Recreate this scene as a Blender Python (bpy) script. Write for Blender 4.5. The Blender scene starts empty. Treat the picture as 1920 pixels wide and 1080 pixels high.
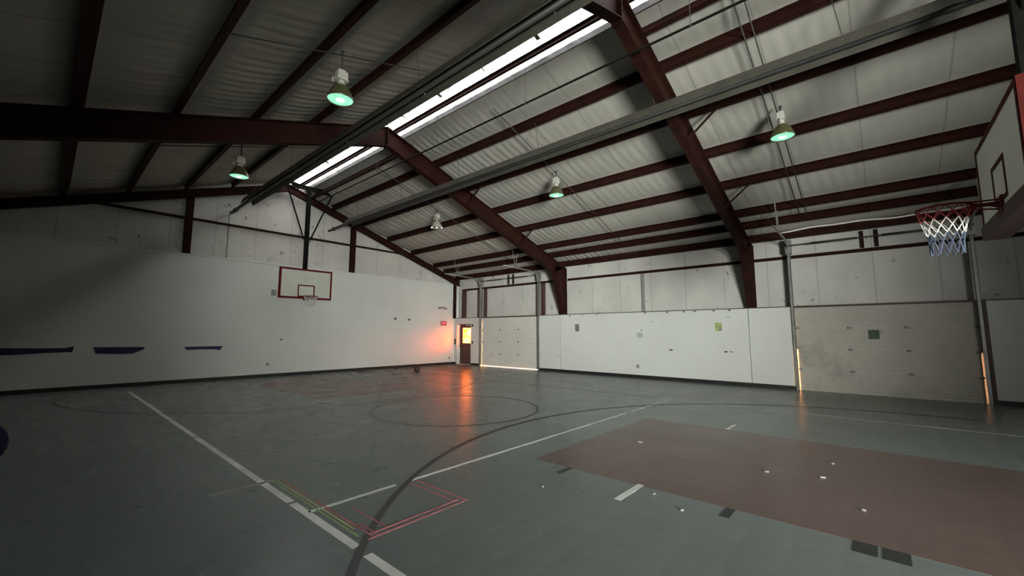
import bpy, bmesh, math, random
from mathutils import Vector, Matrix
random.seed(7)
scn = bpy.context.scene
COL = scn.collection
PI = math.pi

# ------------------------------------------------------------------ camera, world, sun, daylight, exposure
cam_d = bpy.data.cameras.new('camera')
cam_d.sensor_width = 36.0
cam_d.lens = 774.8 / 1920 * 36
cam_d.clip_start = 0.05
cam_d.clip_end = 300
cam = bpy.data.objects.new('camera', cam_d)
COL.objects.link(cam)
cam.location = (0, 0, 1.6)
cam.rotation_euler = (math.radians(96.275), math.radians(-0.1), math.radians(-48.494))
scn.camera = cam

world = bpy.data.worlds.new('world')
scn.world = world
world.use_nodes = True
wb = world.node_tree.nodes['Background']
wb.inputs[0].default_value = (1.0, 0.97, 0.92, 1)
wb.inputs[1].default_value = 2.5

sun_d = bpy.data.lights.new('sun', 'SUN')
sun_d.energy = 190.0
sun_d.color = (1.0, 0.42, 0.17)
sun_d.angle = math.radians(62)
sun = bpy.data.objects.new('sun', sun_d)
COL.objects.link(sun)
sun.location = (30, 2, 4)
sun.rotation_euler = Vector((-1.45, 1.0, 0.0)).to_track_quat('-Z', 'Y').to_euler()

day_d = bpy.data.lights.new('daylight', 'AREA')      # daylight through the open roll-up door in the left wall
day_d.shape = 'RECTANGLE'
day_d.size = 3.5
day_d.size_y = 2.6
day_d.energy = 740
day_d.color = (0.985, 1.0, 0.945)
day_d.spread = math.radians(60)
day = bpy.data.objects.new('daylight', day_d)
COL.objects.link(day)
day.location = (-2.85, -7.8, 1.45)
day.rotation_euler = Vector((1.0, 1.17, 0.12)).to_track_quat('-Z', 'Z').to_euler()

vs = scn.view_settings
scn.display_settings.display_device = 'sRGB'
vs.view_transform = 'Standard'
vs.look = 'None'
vs.exposure = 0.0
vs.gamma = 1.0
vs.use_curve_mapping = False

# ------------------------------------------------------------------ dimensions
R = 5.87            # ridge x
XW = 14.75          # right wall, insulation plane
XP = 14.5           # right wall, panel face
XL = 2 * R - XW     # left wall
YG = 17.1           # gable wall, insulation plane
YP = 16.9           # gable wall, panel face
YB = -11.0          # rear wall
SL = 1 / 3.0
ZL = 7.55           # liner at ridge
FR_Y = [10.0, 2.93, -4.0]
RF = 5.95           # apex of the steel frames
zl = lambda x: ZL - SL * abs(x - R)

# ------------------------------------------------------------------ materials
def mat(name, col, rough=0.6, var=0.0, scale=3.0, metal=0.0, bump=0.0, bscale=40.0, stain=None, stretch=(1, 1, 1), spec=0.5):
    m = bpy.data.materials.new(name)
    m.use_nodes = True
    nt = m.node_tree
    b = nt.nodes['Principled BSDF']
    b.inputs['Base Color'].default_value = (*col, 1)
    b.inputs['Roughness'].default_value = rough
    b.inputs['Metallic'].default_value = metal
    b.inputs['Specular IOR Level'].default_value = spec
    N = lambda t: nt.nodes.new(t)
    tc = N('ShaderNodeTexCoord')
    mp = N('ShaderNodeMapping')
    mp.inputs['Scale'].default_value = stretch
    nt.links.new(tc.outputs['Object'], mp.inputs[0])
    last = None
    if var > 0:
        n = N('ShaderNodeTexNoise')
        n.inputs['Scale'].default_value = scale
        n.inputs['Detail'].default_value = 6
        nt.links.new(mp.outputs[0], n.inputs['Vector'])
        r = N('ShaderNodeValToRGB')
        r.color_ramp.elements[0].position = 0.3
        r.color_ramp.elements[1].position = 0.7
        r.color_ramp.elements[0].color = (*[c * (1 - var) for c in col], 1)
        r.color_ramp.elements[1].color = (*[min(1, c * (1 + var)) for c in col], 1)
        nt.links.new(n.outputs['Fac'], r.inputs[0])
        last = r.outputs[0]
    if stain:
        sc_, lo, hi, scol, amt = stain
        n2 = N('ShaderNodeTexNoise')
        n2.inputs['Scale'].default_value = sc_
        n2.inputs['Detail'].default_value = 9
        n2.inputs['Roughness'].default_value = 0.68
        nt.links.new(mp.outputs[0], n2.inputs['Vector'])
        r2 = N('ShaderNodeValToRGB')
        r2.color_ramp.elements[0].position = lo
        r2.color_ramp.elements[1].position = hi
        r2.color_ramp.elements[0].color = (0, 0, 0, 1)
        r2.color_ramp.elements[1].color = (amt, amt, amt, 1)
        nt.links.new(n2.outputs['Fac'], r2.inputs[0])
        mx = N('ShaderNodeMix')
        mx.data_type = 'RGBA'
        nt.links.new(r2.outputs[0], mx.inputs[0])
        if last:
            nt.links.new(last, mx.inputs[6])
        else:
            mx.inputs[6].default_value = (*col, 1)
        mx.inputs[7].default_value = (*scol, 1)
        last = mx.outputs[2]
    if last:
        nt.links.new(last, b.inputs['Base Color'])
    if bump > 0:
        n3 = N('ShaderNodeTexNoise')
        n3.inputs['Scale'].default_value = bscale
        n3.inputs['Detail'].default_value = 4
        nt.links.new(mp.outputs[0], n3.inputs['Vector'])
        bp = N('ShaderNodeBump')
        bp.inputs['Strength'].default_value = bump
        bp.inputs['Distance'].default_value = 0.02
        nt.links.new(n3.outputs['Fac'], bp.inputs['Height'])
        nt.links.new(bp.outputs[0], b.inputs['Normal'])
    return m

def emit(name, col, strength, var=0.0, scale=4.0, stretch=(1, 1, 1), detail=5, lo=0.3, hi=0.7):
    m = bpy.data.materials.new(name)
    m.use_nodes = True
    nt = m.node_tree
    nt.nodes.remove(nt.nodes['Principled BSDF'])
    e = nt.nodes.new('ShaderNodeEmission')
    e.inputs[0].default_value = (*col, 1)
    e.inputs[1].default_value = strength
    if var > 0:
        tc = nt.nodes.new('ShaderNodeTexCoord')
        mp = nt.nodes.new('ShaderNodeMapping')
        mp.inputs['Scale'].default_value = stretch
        n = nt.nodes.new('ShaderNodeTexNoise')
        n.inputs['Scale'].default_value = scale
        n.inputs['Detail'].default_value = detail
        mr = nt.nodes.new('ShaderNodeMapRange')
        mr.inputs[1].default_value = lo
        mr.inputs[2].default_value = hi
        mr.inputs[3].default_value = strength * (1 - var)
        mr.inputs[4].default_value = strength * (1 + var)
        nt.links.new(tc.outputs['Object'], mp.inputs[0])
        nt.links.new(mp.outputs[0], n.inputs['Vector'])
        nt.links.new(n.outputs['Fac'], mr.inputs[0])
        nt.links.new(mr.outputs[0], e.inputs[1])
    nt.links.new(e.outputs[0], nt.nodes['Material Output'].inputs[0])
    return m

M = {}
M['steel'] = mat('red_primer_steel', (0.024, 0.0085, 0.0062), 0.6, 0.25, 2.5, bump=0.05, spec=0.07)
M['liner'] = mat('vinyl_insulation', (0.385, 0.375, 0.33), 0.66, 0.08, 0.8, bump=0.12, bscale=5, stretch=(1, 1, 1))
_lt = M['liner'].node_tree
_g = _lt.nodes.new('ShaderNodeNewGeometry')
_sx = _lt.nodes.new('ShaderNodeSeparateXYZ')
_lt.links.new(_g.outputs['Position'], _sx.inputs[0])
_fr = _lt.nodes.new('ShaderNodeMath'); _fr.operation = 'PINGPONG'; _fr.inputs[1].default_value = 0.62
_lt.links.new(_sx.outputs['Y'], _fr.inputs[0])
_mr = _lt.nodes.new('ShaderNodeMapRange'); _mr.inputs[1].default_value = 0.008; _mr.inputs[2].default_value = 0.020; _mr.inputs[3].default_value = 0.72; _mr.inputs[4].default_value = 1.0
_lt.links.new(_fr.outputs[0], _mr.inputs[0])
_mx = _lt.nodes.new('ShaderNodeMix'); _mx.data_type = 'RGBA'; _mx.blend_type = 'MULTIPLY'; _mx.inputs[0].default_value = 1.0
_bs = _lt.nodes['Principled BSDF']
_old = _bs.inputs['Base Color'].links[0].from_socket
_lt.links.new(_old, _mx.inputs[6]); _lt.links.new(_mr.outputs[0], _mx.inputs[7]); _lt.links.new(_mx.outputs[2], _bs.inputs['Base Color'])
M['upper'] = mat('insulated_wall', (0.53, 0.52, 0.48), 0.7, 0.10, 1.2, bump=0.25, bscale=9, stain=(4.2, 0.625, 0.67, (0.08, 0.075, 0.065), 0.7), stretch=(1, 1, 0.8))
M['unseen_dark'] = mat('unseen_wall_darkened', (0.10, 0.10, 0.095), 0.6, 0.1, 1)  # colour of the unseen walls, made dark to cut the light they bounce
_ut = M['upper'].node_tree                     # faint vertical seams between the insulation sheets
_g = _ut.nodes.new('ShaderNodeNewGeometry')
_sx = _ut.nodes.new('ShaderNodeSeparateXYZ')
_ut.links.new(_g.outputs['Position'], _sx.inputs[0])
_bs = _ut.nodes['Principled BSDF']
for _ax in ('X', 'Y'):
    _pp = _ut.nodes.new('ShaderNodeMath'); _pp.operation = 'PINGPONG'; _pp.inputs[1].default_value = 0.62
    _ut.links.new(_sx.outputs[_ax], _pp.inputs[0])
    _mr = _ut.nodes.new('ShaderNodeMapRange'); _mr.inputs[1].default_value = 0.006; _mr.inputs[2].default_value = 0.022; _mr.inputs[3].default_value = 0.74; _mr.inputs[4].default_value = 1.0
    _ut.links.new(_pp.outputs[0], _mr.inputs[0])
    _mx = _ut.nodes.new('ShaderNodeMix'); _mx.data_type = 'RGBA'; _mx.blend_type = 'MULTIPLY'; _mx.inputs[0].default_value = 1.0
    _old = _bs.inputs['Base Color'].links[0].from_socket
    _ut.links.new(_old, _mx.inputs[6]); _ut.links.new(_mr.outputs[0], _mx.inputs[7]); _ut.links.new(_mx.outputs[2], _bs.inputs['Base Color'])
M['panel'] = mat('white_wall_paint', (0.61, 0.63, 0.59), 0.45, 0.05, 0.5, bump=0.02, stain=(1.7, 0.70, 0.78, (0.42, 0.42, 0.38), 0.5))
M['black'] = mat('black_rubber', (0.012, 0.011, 0.010), 0.55, 0.2, 6)
M['blackmetal'] = mat('black_painted_metal', (0.008, 0.008, 0.007), 0.7, 0.2, 6, spec=0.03)
M['galv'] = mat('galvanised_metal', (0.30, 0.30, 0.28), 0.45, 0.18, 5, metal=0.55)
M['hood'] = mat('aluminised_hood', (0.048, 0.046, 0.036), 0.6, 0.2, 3, spec=0.2)
M['tube'] = mat('dark_burner_tube', (0.028, 0.027, 0.026), 0.5, 0.2, 3)
M['conduit'] = mat('dull_conduit', (0.045, 0.043, 0.038), 0.6, 0.15, 4, spec=0.3)
M['garage'] = mat('garage_panel_paint', (0.62, 0.61, 0.56), 0.5, 0.06, 0.9, stain=(0.7, 0.58, 0.72, (0.40, 0.40, 0.36), 0.5))
M['garage2'] = mat('dirty_dimmed_garage_panel', (0.42, 0.40, 0.345), 0.5, 0.12, 0.9, stain=(0.9, 0.50, 0.70, (0.15, 0.145, 0.125), 0.6), stretch=(1, 1, 0.8))  # dirty beige door, with the dimmer light there also put into its colour
M['brown'] = mat('brown_painted_wood', (0.055, 0.022, 0.018), 0.5, 0.25, 4)
M['concrete'] = mat('outside_concrete', (0.5, 0.48, 0.44), 0.8, 0.1, 2)
M['board'] = mat('backboard_white', (0.52, 0.55, 0.47), 0.5, 0.04, 2)
M['red'] = mat('red_enamel', (0.105, 0.007, 0.006), 0.6, 0.15, 4, spec=0.12)
M['red_shaded'] = mat('red_enamel_shaded', (0.048, 0.0065, 0.005), 0.7, 0.15, 4, spec=0.08)  # darker copy of the red enamel, offsets strong daylight on the near hoop
M['darkred'] = mat('dark_red_padding', (0.035, 0.012, 0.008), 0.7, 0.2, 4)
M['net_red'] = mat('red_net_cord', (0.25, 0.03, 0.03), 0.8)
M['net_white'] = mat('white_net_cord', (0.55, 0.55, 0.50), 0.8)
M['net_blue'] = mat('blue_net_cord', (0.05, 0.065, 0.10), 0.8)
M['ballast'] = mat('pale_ballast', (0.44, 0.44, 0.39), 0.4, 0.1, 6)
M['bell'] = mat('olive_reflector', (0.10, 0.10, 0.045), 0.3, 0.2, 5, metal=0.3)
M['bellclear'] = mat('clear_ribbed_reflector', (0.36, 0.34, 0.29), 0.25, 0.2, 5)
M['glow'] = emit('mercury_glow', (0.36, 0.93, 0.62), 1.05, 0.12, 9)
M['glowcore'] = emit('mercury_core', (0.72, 1.0, 0.84), 1.5)
M['glint'] = emit('emissive_glint', (1.0, 0.97, 0.9), 1.6)  # emission standing in for glints on the unlit lamp
M['sky'] = emit('skylight_panel', (1.0, 0.985, 0.97), 5.0, 0.86, 4.0, (2.2, 1.4, 1.0), 6, 0.33, 0.64)
M['exit'] = emit('exit_face', (0.9, 0.05, 0.08), 0.75)
M['exitletter'] = emit('exit_letter', (1.0, 0.45, 0.5), 1.0)
M['bluepad'] = mat('blue_tape', (0.009, 0.014, 0.060), 0.6, 0.5, 5)
M['ball'] = mat('dark_ball', (0.03, 0.02, 0.017), 0.5, 0.2, 9)
M['bluerubber'] = mat('blue_rubber', (0.003, 0.005, 0.032), 0.8, 0.1, 4, spec=0.2)
M['paper'] = mat('paper_scrap', (0.30, 0.285, 0.25), 0.8, 0.1, 8)
M['postergrey'] = mat('grey_poster', (0.15, 0.15, 0.135), 0.7, 0.3, 9)
M['posterpale'] = mat('faded_poster', (0.40, 0.43, 0.39), 0.7, 0.12, 12)
M['posteryellow'] = mat('yellow_green_poster', (0.36, 0.42, 0.16), 0.7, 0.35, 10)
M['postergreen'] = mat('dark_green_poster', (0.026, 0.070, 0.030), 0.6, 0.15, 9)
M['darkbox'] = mat('dark_plate', (0.06, 0.06, 0.055), 0.6, 0.2, 9)
M['greybox'] = mat('grey_plate', (0.24, 0.24, 0.22), 0.6, 0.1, 9)
M['cable'] = mat('white_insulated_cable', (0.80, 0.76, 0.70), 0.6, 0.1, 4)
M['scuff'] = mat('black_scuff', (0.05, 0.048, 0.043), 0.7, 0.3, 20)
M['line_white'] = mat('white_court_paint', (0.68, 0.71, 0.66), 0.45, 0.2, 3, stain=(7, 0.60, 0.70, (0.25, 0.27, 0.25), 0.6))
M['line_faint'] = mat('worn_white_paint', (0.33, 0.345, 0.31), 0.45, 0.3, 3)
M['line_dark'] = mat('dark_court_paint', (0.026, 0.030, 0.027), 0.45, 0.25, 3)
M['line_dim'] = mat('worn_dark_paint', (0.070, 0.076, 0.068), 0.45, 0.25, 3)
M['tape_pink'] = mat('pink_tape', (0.40, 0.13, 0.14), 0.6, 0.2, 6)
M['tape_green'] = mat('green_tape', (0.26, 0.40, 0.16), 0.6, 0.2, 6)
M['tape_yellow'] = mat('yellow_tape', (0.42, 0.42, 0.17), 0.6, 0.2, 6)
M['tape_orange'] = mat('orange_tape', (0.42, 0.20, 0.12), 0.6, 0.2, 6)

def floor_mat(name, col, rough=0.27):
    """sport tiles: colour mottling, faint tile grid and a fine ripple in the surface"""
    m = bpy.data.materials.new(name)
    m.use_nodes = True
    nt = m.node_tree
    b = nt.nodes['Principled BSDF']
    N = lambda t: nt.nodes.new(t)
    L = nt.links.new
    geo = N('ShaderNodeNewGeometry')
    n = N('ShaderNodeTexNoise')
    n.inputs['Scale'].default_value = 0.7
    n.inputs['Detail'].default_value = 7
    L(geo.outputs['Position'], n.inputs['Vector'])
    r = N('ShaderNodeValToRGB')
    r.color_ramp.elements[0].position = 0.15
    r.color_ramp.elements[1].position = 0.85
    r.color_ramp.interpolation = 'EASE'
    r.color_ramp.elements[0].color = (*[c * 0.94 for c in col], 1)
    r.color_ramp.elements[1].color = (*[c * 1.06 for c in col], 1)
    L(n.outputs['Fac'], r.inputs[0])
    br = N('ShaderNodeTexBrick')
    br.offset = 0.0
    br.inputs['Color1'].default_value = (1, 1, 1, 1)
    br.inputs['Color2'].default_value = (0.97, 0.97, 0.97, 1)
    br.inputs['Mortar'].default_value = (0.93, 0.93, 0.93, 1)
    br.inputs['Scale'].default_value = 1.0
    br.inputs['Mortar Size'].default_value = 0.006
    br.inputs['Brick Width'].default_value = 0.305
    br.inputs['Row Height'].default_value = 0.305
    L(geo.outputs['Position'], br.inputs['Vector'])
    mx = N('ShaderNodeMix')
    mx.data_type = 'RGBA'
    mx.blend_type = 'MULTIPLY'
    mx.inputs[0].default_value = 1.0
    L(r.outputs[0], mx.inputs[6])
    L(br.outputs['Color'], mx.inputs[7])
    L(mx.outputs[2], b.inputs['Base Color'])
    n2 = N('ShaderNodeTexNoise')
    n2.inputs['Scale'].default_value = 1.3
    n2.inputs['Detail'].default_value = 3
    L(geo.outputs['Position'], n2.inputs['Vector'])
    mr = N('ShaderNodeMapRange')
    mr.inputs[3].default_value = rough - 0.06
    mr.inputs[4].default_value = rough + 0.08
    L(n2.outputs['Fac'], mr.inputs[0])
    L(mr.outputs[0], b.inputs['Roughness'])
    w = N('ShaderNodeTexBrick')                   # every tile is a little cushioned at its joints
    w.offset = 0.0
    for nm, c in (('Color1', 1), ('Color2', 1), ('Mortar', 0)):
        w.inputs[nm].default_value = (c, c, c, 1)
    w.inputs['Scale'].default_value = 1.0
    w.inputs['Mortar Size'].default_value = 0.09
    w.inputs['Mortar Smooth'].default_value = 1.0
    w.inputs['Brick Width'].default_value = 0.305
    w.inputs['Row Height'].default_value = 0.305
    L(geo.outputs['Position'], w.inputs['Vector'])
    bp = N('ShaderNodeBump')
    bp.inputs['Strength'].default_value = 0.20
    bp.inputs['Distance'].default_value = 0.004
    L(w.outputs['Color'], bp.inputs['Height'])
    L(bp.outputs[0], b.inputs['Normal'])
    b.inputs['Specular IOR Level'].default_value = 0.16
    return m

M['floor'] = floor_mat('grey_green_sport_tiles', (0.168, 0.196, 0.184))
M['key'] = floor_mat('dull_red_sport_tiles', (0.142, 0.100, 0.088))

pane = bpy.data.materials.new('glowing_window_pane')   # sunlit pane: lets the low sun through and glows
pane.use_nodes = True
_nt = pane.node_tree
_nt.nodes.remove(_nt.nodes['Principled BSDF'])
_e = _nt.nodes.new('ShaderNodeEmission')
_tc = _nt.nodes.new('ShaderNodeTexCoord')
_n = _nt.nodes.new('ShaderNodeTexNoise')
_n.inputs['Scale'].default_value = 3.0
_r = _nt.nodes.new('ShaderNodeValToRGB')
_r.color_ramp.elements[0].position = 0.40
_r.color_ramp.elements[1].position = 0.60
_r.color_ramp.elements[0].color = (1.0, 0.11, 0.006, 1)
_r.color_ramp.elements[1].color = (1.0, 0.33, 0.07, 1)
_nt.links.new(_tc.outputs['Object'], _n.inputs['Vector'])
_nt.links.new(_n.outputs['Fac'], _r.inputs[0])
_nt.links.new(_r.outputs[0], _e.inputs[0])
_e.inputs[1].default_value = 28.0
_t = _nt.nodes.new('ShaderNodeBsdfTransparent')
_t.inputs[0].default_value = (0.80, 0.34, 0.14, 1)
_m = _nt.nodes.new('ShaderNodeMixShader')
_m.inputs[0].default_value = 0.35
_nt.links.new(_t.outputs[0], _m.inputs[1])
_nt.links.new(_e.outputs[0], _m.inputs[2])
_nt.links.new(_m.outputs[0], _nt.nodes['Material Output'].inputs[0])
M['pane'] = pane

# ------------------------------------------------------------------ mesh helpers
WLOC = {}
class MB:
    """collects shapes given in world coordinates; build() links them as one mesh object"""
    def __init__(s):
        s.v, s.f, s.mi, s.smooth = [], [], [], []
        s.cur = 0
    def quadgrid(s, base, faces, smooth=False):
        o = len(s.v)
        s.v += [tuple(p) for p in base]
        for f in faces:
            s.f.append([o + i for i in f])
            s.mi.append(s.cur)
            s.smooth.append(smooth)
        return s
    def box(s, a, b):
        x0, x1 = sorted((a[0], b[0])); y0, y1 = sorted((a[1], b[1])); z0, z1 = sorted((a[2], b[2]))
        P = [(x0, y0, z0), (x1, y0, z0), (x1, y1, z0), (x0, y1, z0), (x0, y0, z1), (x1, y0, z1), (x1, y1, z1), (x0, y1, z1)]
        return s.quadgrid(P, [(3, 2, 1, 0), (4, 5, 6, 7), (0, 1, 5, 4), (1, 2, 6, 5), (2, 3, 7, 6), (3, 0, 4, 7)])
    def prism(s, poly, d):
        """poly: planar list of 3-D points, extruded by vector d"""
        n = len(poly)
        P = [Vector(p) for p in poly]
        d = Vector(d)
        Q = P + [p + d for p in P]
        return s.quadgrid(Q, [tuple(range(n - 1, -1, -1)), tuple(range(n, 2 * n))] + [(i, (i + 1) % n, n + (i + 1) % n, n + i) for i in range(n)])
    def bar(s, p, q, w, h=None, up=(0, 0, 1)):
        """rectangular bar from p to q, w across, h along up"""
        h = h or w
        p, q = Vector(p), Vector(q)
        t = (q - p).normalized()
        u = Vector(up)
        if abs(t.dot(u)) > 0.98:
            u = Vector((1, 0, 0))
        a = t.cross(u).normalized() * (w / 2)
        b = a.cross(t).normalized() * (h / 2)
        return s.prism([p - a - b, p + a - b, p + a + b, p - a + b], q - p)
    def tube(s, pts, r, n=8, closed=False, caps=True):
        pts = [Vector(p) for p in pts]
        m = len(pts)
        rings = []
        prev = None
        for i, p in enumerate(pts):
            if closed:
                t = pts[(i + 1) % m] - pts[i - 1]
            else:
                t = pts[min(i + 1, m - 1)] - pts[max(i - 1, 0)]
            t = t.normalized()
            if prev is None:
                a = t.cross(Vector((0, 0, 1)))
                if a.length < 1e-3:
                    a = t.cross(Vector((1, 0, 0)))
            else:
                a = prev - t * prev.dot(t)
            a = a.normalized()
            prev = a
            b = t.cross(a)
            rr = r[i] if isinstance(r, (list, tuple)) else r
            rings.append([p + a * (rr * math.cos(2 * PI * k / n)) + b * (rr * math.sin(2 * PI * k / n)) for k in range(n)])
        V = [v for ring in rings for v in ring]
        F = []
        for i in range(m if closed else m - 1):
            j = (i + 1) % m
            for k in range(n):
                F.append((i * n + k, i * n + (k + 1) % n, j * n + (k + 1) % n, j * n + k))
        if not closed and caps:
            F.append(tuple(range(n - 1, -1, -1)))
            F.append(tuple(range((m - 1) * n, m * n)))
        return s.quadgrid(V, F, n > 5)
    def lathe(s, c, prof, n=24, cap=False):
        """prof: (radius, z) pairs about the vertical through c"""
        c = Vector(c)
        V = [c + Vector((r * math.cos(2 * PI * k / n), r * math.sin(2 * PI * k / n), z)) for r, z in prof for k in range(n)]
        F = [(i * n + k, i * n + (k + 1) % n, (i + 1) * n + (k + 1) % n, (i + 1) * n + k) for i in range(len(prof) - 1) for k in range(n)]
        s.quadgrid(V, F, True)
        if cap:
            o = len(s.v) - len(V)
            s.f.append([o + k for k in range(n - 1, -1, -1)]); s.mi.append(s.cur); s.smooth.append(False)
            s.f.append([o + (len(prof) - 1) * n + k for k in range(n)]); s.mi.append(s.cur); s.smooth.append(False)
        return s
    def sphere(s, c, r, nu=24, nv=14):
        pr = [(max(1e-4, r * math.sin(PI * i / nv)), -r * math.cos(PI * i / nv)) for i in range(nv + 1)]
        return s.lathe(c, pr, nu)
    def build(s, name, m, parent=None):
        me = bpy.data.meshes.new(name)
        if parent is not None:
            org = WLOC[parent.name]
        else:
            xs, ys, zs = zip(*s.v)
            org = Vector(((min(xs) + max(xs)) / 2, (min(ys) + max(ys)) / 2, min(zs)))
        me.from_pydata([tuple(Vector(p) - org) for p in s.v], [], s.f)
        for mm in (m if isinstance(m, (list, tuple)) else [m]):
            me.materials.append(M[mm] if isinstance(mm, str) else mm)
        for p, i, sm in zip(me.polygons, s.mi, s.smooth):
            p.material_index = i
            p.use_smooth = sm
        bm = bmesh.new(); bm.from_mesh(me)
        bmesh.ops.recalc_face_normals(bm, faces=bm.faces)
        bm.to_mesh(me); bm.free()
        o = bpy.data.objects.new(name, me)
        COL.objects.link(o)
        if parent is not None:
            o.parent = parent
        else:
            o.location = org
        WLOC[o.name] = Vector(org)
        return o

def tag(o, label=None, cat=None, group=None, kind=None):
    if label: o['label'] = label
    if cat: o['category'] = cat
    if group: o['group'] = group
    if kind: o['kind'] = kind
    return o
def thing(name, loc, label=None, cat=None, group=None, kind=None):
    o = bpy.data.objects.new(name, None)
    o.empty_display_size = 0.2
    COL.objects.link(o)
    o.location = loc
    WLOC[o.name] = Vector(loc)
    return tag(o, label, cat, group, kind)
def struct(name, mb, m, parent=None):
    o = mb.build(name, m, parent)
    if parent is None:
        o['kind'] = 'structure'
    return o
def dup(root, loc, label=None, group=None):
    r = root.copy(); COL.objects.link(r); r.location = loc
    if label: r['label'] = label
    if group: r['group'] = group
    for ch in list(root.children):
        c = ch.copy(); COL.objects.link(c); c.parent = r
        for g in list(ch.children):
            d = g.copy(); COL.objects.link(d); d.parent = c
    return r

# ------------------------------------------------------------------ floor and court markings
fl = struct('floor', MB().box((XL - 0.3, YB - 0.3, -0.15), (XW + 0.1, YG + 0.3, 0)), 'floor')
struct('floor_outside', MB().box((XW + 0.1, -30, -0.2), (60, 40, -0.03)), 'concrete')
Z0, Z1 = 0.0006, 0.0022
def flat(poly, name, m, z=Z1):
    return MB().prism([(x, y, Z0) for x, y in poly], (0, 0, z - Z0)).build(name, m, fl)
def rect(x0, x1, y0, y1, name, m, z=Z1):
    return flat([(x0, y0), (x1, y0), (x1, y1), (x0, y1)], name, m, z)
def arc(cx, cy, r, a0, a1, w, name, m, n=72):
    mb = MB()
    V = []
    for i in range(n + 1):
        a = math.radians(a0 + (a1 - a0) * i / n)
        for rr in (r - w / 2, r + w / 2):
            V.append((cx + rr * math.cos(a), cy + rr * math.sin(a), Z1 + 0.0006))
    F = [(2 * i, 2 * i + 1, 2 * i + 3, 2 * i + 2) for i in range(n)]
    mb.quadgrid(V, F)
    return mb.build(name, m, fl)
rect(4.33, 7.75, -2.3, 3.43, 'painted_key', 'key', 0.0014)
rect(4.55, 7.55, 10.35, 15.8, 'painted_key', 'key', 0.0014)
for y0, y1 in ((-3.5, 2.90), (3.06, 4.26), (4.31, 8.0), (8.05, 12.0), (12.03, 15.5)):
    rect(1.665, 1.735, y0, y1, 'sideline', 'line_white')
for x0, x1 in ((1.72, 2.62), (2.80, 6.80), (6.84, 8.0), (8.25, 9.1), (9.15, 10.35)):
    rect(x0, x1, 3.935, 3.985, 'cross_line', 'line_white')
for x0, x1 in ((1.76, 2.6), (2.75, 10.35)):
    rect(x0, x1, 9.93, 9.98, 'cross_line', 'line_faint')
rect(10.33, 10.38, -3.5, 2.95, 'sideline', 'line_faint')
rect(10.335, 10.375, 4.3, 14.2, 'sideline', 'line_dim')
rect(1.22, 1.82, 5.055, 5.095, 'cross_line', 'line_faint')
arc(6.05, 6.95, 1.75, 0, 360, 0.05, 'centre_circle', 'line_dim')
arc(6.0, -0.77, 5.72, -5, 185, 0.065, 'three_point_arc', 'line_dark')
arc(6.0, 14.6, 5.72, 172, 368, 0.045, 'three_point_arc', 'line_dim')
rect(3.83, 4.36, 1.985, 2.055, 'lane_mark', 'line_white')
rect(7.80, 8.25, 2.01, 2.07, 'lane_mark', 'line_white')
rect(4.08, 4.33, 2.86, 2.92, 'lane_mark', 'line_dark')
rect(4.10, 4.33, 1.10, 1.18, 'lane_mark', 'line_dark')
rect(4.12, 4.33, 0.125, 0.27, 'lane_mark', 'line_dark')
rect(4.12, 4.33, -0.055, 0.10, 'lane_mark', 'line_dark')
rect(1.785, 1.800, 3.20, 5.09, 'tape_line', 'tape_green', 0.0030)
rect(1.825, 1.840, 3.35, 5.09, 'tape_line', 'tape_yellow', 0.0030)
rect(1.870, 1.884, 4.35, 5.09, 'tape_line', 'tape_orange', 0.0030)
rect(1.860, 1.878, 3.12, 4.15, 'tape_line', 'tape_pink', 0.0034)
rect(1.905, 1.920, 3.12, 3.42, 'tape_line', 'tape_pink', 0.0030)
rect(2.02, 2.036, 3.20, 3.74, 'tape_line', 'tape_pink', 0.0030)
rect(1.815, 2.86, 3.095, 3.113, 'tape_line', 'tape_pink', 0.0042)
rect(1.86, 2.80, 3.165, 3.181, 'tape_line', 'tape_pink', 0.0046)
rect(2.840, 2.858, 3.10, 3.90, 'tape_line', 'tape_pink', 0.0034)
rect(2.745, 2.761, 3.17, 3.90, 'tape_line', 'tape_pink', 0.0034)

# ------------------------------------------------------------------ walls
# gable wall: white panels below, insulation above
struct('wall_gable', MB().prism([(XL, YG, 0), (XW + 0.2, YG, 0), (XW + 0.2, YG, 4.55), (R, YG, 7.75), (XL, YG, 4.6)], (0, 0.2, 0)), 'upper')
struct('wall_gable_panel', MB().box((XL, YP, 0), (XW, YG - 0.002, 4.16)).box((XL, YP - 0.03, 4.16), (XW, YG - 0.002, 4.20)), 'panel')
struct('baseboard_gable', MB().box((XL, YP - 0.02, 0), (XP, YP + 0.01, 0.115)), 'black')
# right wall: insulation with the openings of two roll-up doors and the entrance door left free
G1, G2, DY = (11.3, 14.9), (-1.75, 1.82), (15.64, 16.70)
GH, PH, DH = 2.36, 2.38, 2.08
w = MB()
w.box((XW, YB, 2.30), (XW + 0.2, YG, 4.62))
for y0, y1 in ((YB, G2[0]), (G2[1], G1[0]), (G1[1], DY[0]), (DY[1], YG)):
    w.box((XW, y0, 0), (XW + 0.2, y1, 2.30))
w.box((XW, DY[0], DH), (XW + 0.2, DY[1], 2.30))
struct('wall_right', w, 'upper')
for y0, y1, nm in ((YB, G2[0] - 0.13, 'wall_right_panel'), (G2[1] + 0.07, 3.02, 'wall_right_panel'), (3.035, 10.1, 'wall_right_panel'), (10.115, G1[0] - 0.06, 'wall_right_panel')):
    struct(nm, MB().box((XP, y0, 0.0), (XW - 0.002, y1, PH)), 'panel')
struct('wall_right_panel', MB().box((XP, G1[1] + 0.06, 0), (XW - 0.002, DY[0], PH)).box((XP, DY[1], 0), (XW - 0.002, YP - 0.002, PH)).box((XP, DY[0], DH), (XW - 0.002, DY[1], PH)), 'panel')
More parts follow.
